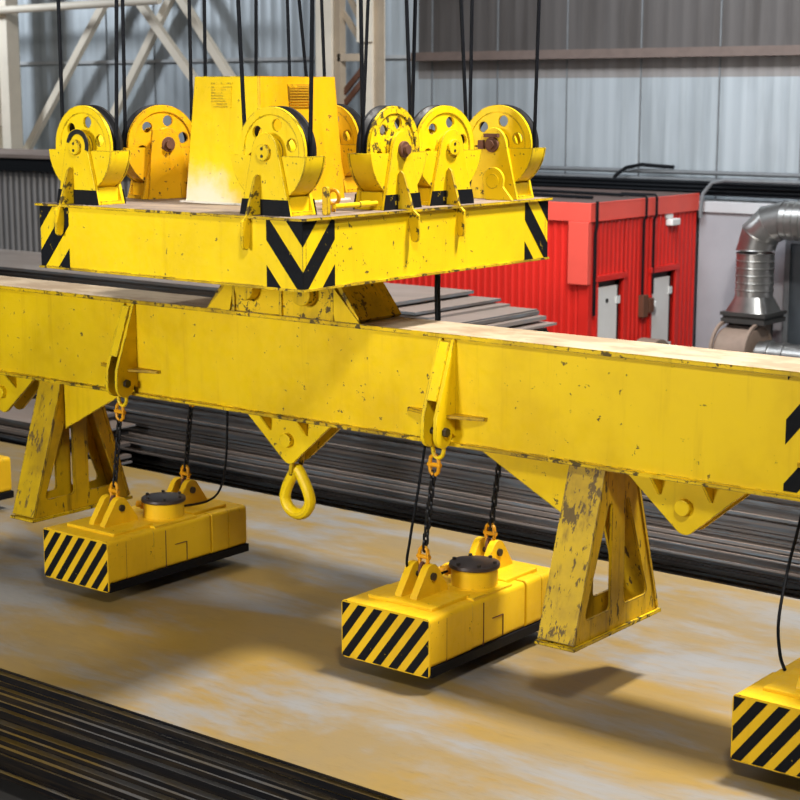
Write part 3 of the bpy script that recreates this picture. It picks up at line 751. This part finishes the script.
# ------------------------------------------------------------------ magnets
MZ = 1.04; MT = 1.42
def magnet(label):
    t = thing('lifting_magnet', label, 'lifting magnet', (0, 0, 0), 'rectangular lifting magnets under the beam')
    w, l, lr = .355, .69, .76; h = MT - MZ
    def body(y0, y1, ww, z1, r=.035, z0=.058):
        return rounded([(-ww, z0), (ww, z0), (ww, z1), (-ww, z1)], r, 4), y0, y1
    mb = MB()
    mb.prism(*[(p) for p in (body(-l, -.24, w, h)[0], 'y', -l, -.24)])
    mb.prism(body(0, 0, w - .006, h - .004)[0], 'y', -.24, .36)
    mb.prism(body(0, 0, w, h)[0], 'y', .37, .55)
    mb.prism(body(0, 0, w - .004, h - .006)[0], 'y', .557, lr)
    mb.build('body', M['yellow_mag'], t, bevel=.008)
    MB().bb(-w - .006, w + .006, -l + .002, lr + .012, 0, .062).build('magnet_shoe', M['magbase'], t, bevel=.004)
    # painted end
    pan = MB().prism(rounded([(-w, .0), (w, .0), (w, h), (-w, h)], .03, 4), 'y', -l - .008, -l + .004).build('end_panel', M['yellow_mag'], t)
    MB().stripes(lambda u, v, q: (-w + .008 + u, -l - .008 - q, .008 + v), 2 * w - .016, h - .022, 1.3, .17, .088, .10).build('hazard_stripe', M['black_paint'], pan)
    # pads under the clevises
    MB().bb(-.25, .27, -.56, -.16, h - .01, h + .022).build('clevis_pad', M['yellow_mag'], t, bevel=.008)
    MB().bb(-.25, .27, .24, .62, h - .01, h + .022).build('clevis_pad', M['yellow_mag'], t, bevel=.008)
    MB().bb(-.2, .33, -.20, .24, h - .02, h + .012).build('cover_plate', M['yellow_mag'], t, bevel=.006)
    # access panel outline on the right flank
    MB().bb(w - .008, w + .002, -.02, .10, .22, .2235).bb(w - .008, w + .002, .097, .10, .08, .2235).build('access_panel_seam', M['rust'], t)
    for yy in (-.52, -.12): MB().bb(w - .009, w + .001, yy, yy + .0025, .065, h - .03).build('flank_seam', M['rust'], t)
    for cy in (-.31, .43):
        for dx in (-.062, .062):
            prof = [(cy - .17, h + .015), (cy + .17, h + .015), (cy + .165, h + .04)] + arc(cy, h + .145, .075, 35, 145, 10) + [(cy - .165, h + .04)]
            pl = MB().prism(prof, 'x', -.005 + dx - .027, -.005 + dx + .027).build('clevis_plate', M['yellow_mag'], t, bevel=.004)
            MB().cyl((-.005 + dx + math.copysign(.026, dx), cy, h + .14), (-.005 + dx + math.copysign(.044, dx), cy, h + .14), .026, 10).build('pin_head', M['bolt'], pl)
        MB().cyl((-.08, cy, h + .14), (.07, cy, h + .14), .018, 14).build('clevis_pin', M['bolt'], t)
    cx, cy, ct = .14, .07, h + .135
    can = MB().lathe([(0, h), (.17, h), (.17, h + .014), (.155, h + .018), (.155, ct), (0, ct)], (cx, cy, 0), 'z', 40, closed=False).build('terminal_box', M['yellow_mag'], t)
    lid = MB().lathe([(0, ct), (.167, ct), (.17, ct + .007), (.167, ct + .025), (.13, ct + .032), (0, ct + .032)], (cx, cy, 0), 'z', 40, closed=False).build('lid', M['lid'], can)
    for q in range(6):
        a = q * PI / 3 + .3
        MB().cyl((cx + .14 * math.cos(a), cy + .14 * math.sin(a), ct + .02), (cx + .14 * math.cos(a), cy + .14 * math.sin(a), ct + .045), .013, 6).build('bolt', M['bolt'], lid)
    MB().cyl((-.0, .05, h + .08), (-.10, .02, h + .08), .026, 12).cyl((-.05, .035, h + .08), (-.065, .03, h + .08), .038, 8).build('cable_gland', M['amber'], can)
    return t
mg = [('yellow magnet with striped end, left of centre under the beam', -2.665), ('yellow magnet with striped end in the middle, right of the lifting eye', .26),
      ('yellow magnet with striped end cut off by the right edge', 3.03), ('yellow magnet of which only a corner shows at the left edge', -5.56)]
m0 = magnet(mg[0][0])
for i, (lab, x) in enumerate(mg):
    o = m0 if i == 0 else dup(m0)
    o.location = (x, 0, MZ); o['label'] = lab

# ------------------------------------------------------------------ chain slings
def link_pts(z, horiz):
    L, Wd = .021, .015
    pts = []
    for q in range(16):
        a = 2 * PI * q / 16; x = Wd * math.cos(a); zz = Wd * math.sin(a) + math.copysign(L, math.sin(a) if abs(math.sin(a)) > 1e-6 else 0)
        if abs(math.sin(a)) < 1e-6: zz = 0
        pts.append((x, 0, z + zz) if horiz else (0, x, z + zz))
    return pts
def sling(label, x, y, dx):
    """origin on the clevis pin of the magnet, top on the beam lug pin"""
    t = thing('chain_sling', label, 'chain', (x, y, MT + .14), 'chains carrying the magnets')
    top = 2.52 - (MT + .14)
    def at(z): return Vector((dx * z / top, 0, 0))
    U = [(-.05, 0, top + .012)] + [(.05 * math.cos(D(a)), 0, top - .12 + .055 * math.sin(D(a))) for a in range(180, 361, 20)] + [(.05, 0, top + .012)]
    U = [(-.022, 0, top + .0), (-.03, 0, top - .05), (-.045, 0, top - .10)] + [(.04 * math.cos(D(a)), 0, top - .13 + .045 * math.sin(D(a))) for a in range(190, 351, 20)] + [(.045, 0, top - .10), (.03, 0, top - .05), (.022, 0, top)]
    MB().tube([Vector(p) + at(top) for p in U], .014, 8).build('shackle', M['yellow'], t)
    for (za, nm) in ((top - .225, 'coupling_link'), (.12, 'coupling_link')):
        mb = MB(); c = at(za)
        for s in (-1, 1):
            mb.tube([Vector((s * .008, 0, za + .065)) + c, Vector((s * .03, 0, za + .045)) + c, Vector((s * .037, 0, za)) + c, Vector((s * .03, 0, za - .045)) + c, Vector((s * .008, 0, za - .065)) + c], .013, 8)
        mb.cyl(c + Vector((-.05, 0, za)), c + Vector((.05, 0, za)), .015, 10)
        mb.build(nm, M['amber'], t)
    MB().tube([Vector((.0 + .0, .026 * math.cos(q * PI / 8), .03 + .045 * math.sin(q * PI / 8))) + at(.03) for q in range(16)], .012, 8, True).build('end_link', M['rust'], t)
    z = .19; k = 0
    zs = []
    while z < top - .28: zs.append(z); z += .052
    for k, z in enumerate(zs):
        mb = MB(); c = at(z)
        mb.tube([Vector(p) + c for p in link_pts(z, k % 2)], .0085, 6, True)
        mb.build('chain_link', M['chain'], t)
for i, (lab, x) in enumerate(mg):
    lx = LUGS[[3, 0, 0, 0][0] if False else {0: 1, 1: 2, 2: 3, 3: 0}[i]]
    nm = ['magnet left of centre', 'middle magnet', 'right-edge magnet', 'left-edge magnet'][i]
    sling('black chain from the beam front to the near end of the ' + nm, x - .005, -.31, lx - x + .005)
    sling('black chain from behind the beam to the far end of the ' + nm, x - .005, .43, lx - x + .005)

# power cables of the magnets
def cable(pts, r, lab):
    ps = [Vector(p) for p in pts]; out = []
    for i in range(len(ps) - 1):
        p0, p1, p2, p3 = ps[max(i - 1, 0)], ps[i], ps[i + 1], ps[min(i + 2, len(ps) - 1)]
        for k in range(8):
            u = k / 8
            out.append(.5 * ((2 * p1) + (p2 - p0) * u + (2 * p0 - 5 * p1 + 4 * p2 - p3) * u * u + (3 * p1 - p0 - 3 * p2 + p3) * u ** 3))
    out.append(ps[-1])
    tag(MB().tube(out, r, 8).build('power_cable', M['rubber']), lab, 'cable')
cable([(-2.08, .33, 2.42), (-2.10, .34, 2.1), (-2.15, .36, 1.8), (-2.26, .40, 1.6), (-2.40, .40, 1.50), (-2.52, .28, 1.47)], .009, 'thin black cable looping down behind the magnet left of centre')
cable([(.26, -.28, 2.42), (.23, -.32, 2.1), (.20, -.36, 1.8), (.18, -.36, 1.6), (.20, -.2, 1.5), (.22, .03, 1.50)], .009, 'thin black cable beside the near chain of the middle magnet')
cable([(2.60, .30, 2.42), (2.565, .30, 2.16), (2.53, .25, 1.90), (2.56, .08, 1.62), (2.66, -.10, 1.48), (2.74, -.20, 1.428)], .010, 'thin black cable hanging at the right edge above the cut-off magnet')

# ------------------------------------------------------------------ light
def area(loc, target, size, energy, col=(1, 1, 1), sy=None, spread=180):
    l = bpy.data.lights.new('area_light', 'AREA'); l.energy = energy; l.color = col; l.size = size; l.spread = math.radians(spread)
    if sy: l.shape = 'RECTANGLE'; l.size_y = sy
    o = bpy.data.objects.new('hall_light', l); COL.objects.link(o); o.location = loc
    o.rotation_euler = (Vector(target) - Vector(loc)).to_track_quat('-Z', 'Y').to_euler(); return o
area((3.5, 1.6, 12), (3.0, 1.6, 0), 1.2, 2350, (1, .96, .90))
area((-4.5, 2.2, 12), (-4, 2.2, 0), 1.6, 400, (1, .96, .90))
area((6.5, -7, 10.5), (.5, 0, 2.8), 1.3, 800, (1, .97, .93))
area((-3, -16, 5.5), (-1.5, 0, 3.6), 3, 135, (1, .98, .95), None, 45)  # added front fill, spread narrowed to brighten beam and frame only
area((-25, 8, 9), (-17, 13.9, 4.5), 1.5, 780, (.86, .93, 1))
area((-4, 7, 9.5), (-3.5, 13.9, 3), 5, 760, (.86, .93, 1), 2)
w = bpy.data.worlds.new('hall_ambient'); S.world = w; w.use_nodes = True
w.node_tree.nodes['Background'].inputs['Color'].default_value = (.62, .72, .85, 1)
w.node_tree.nodes['Background'].inputs['Strength'].default_value = .06

vs = S.view_settings
vs.view_transform = 'Standard'; vs.look = 'None'; vs.gamma = 1; vs.exposure = 0
vs.use_curve_mapping = False
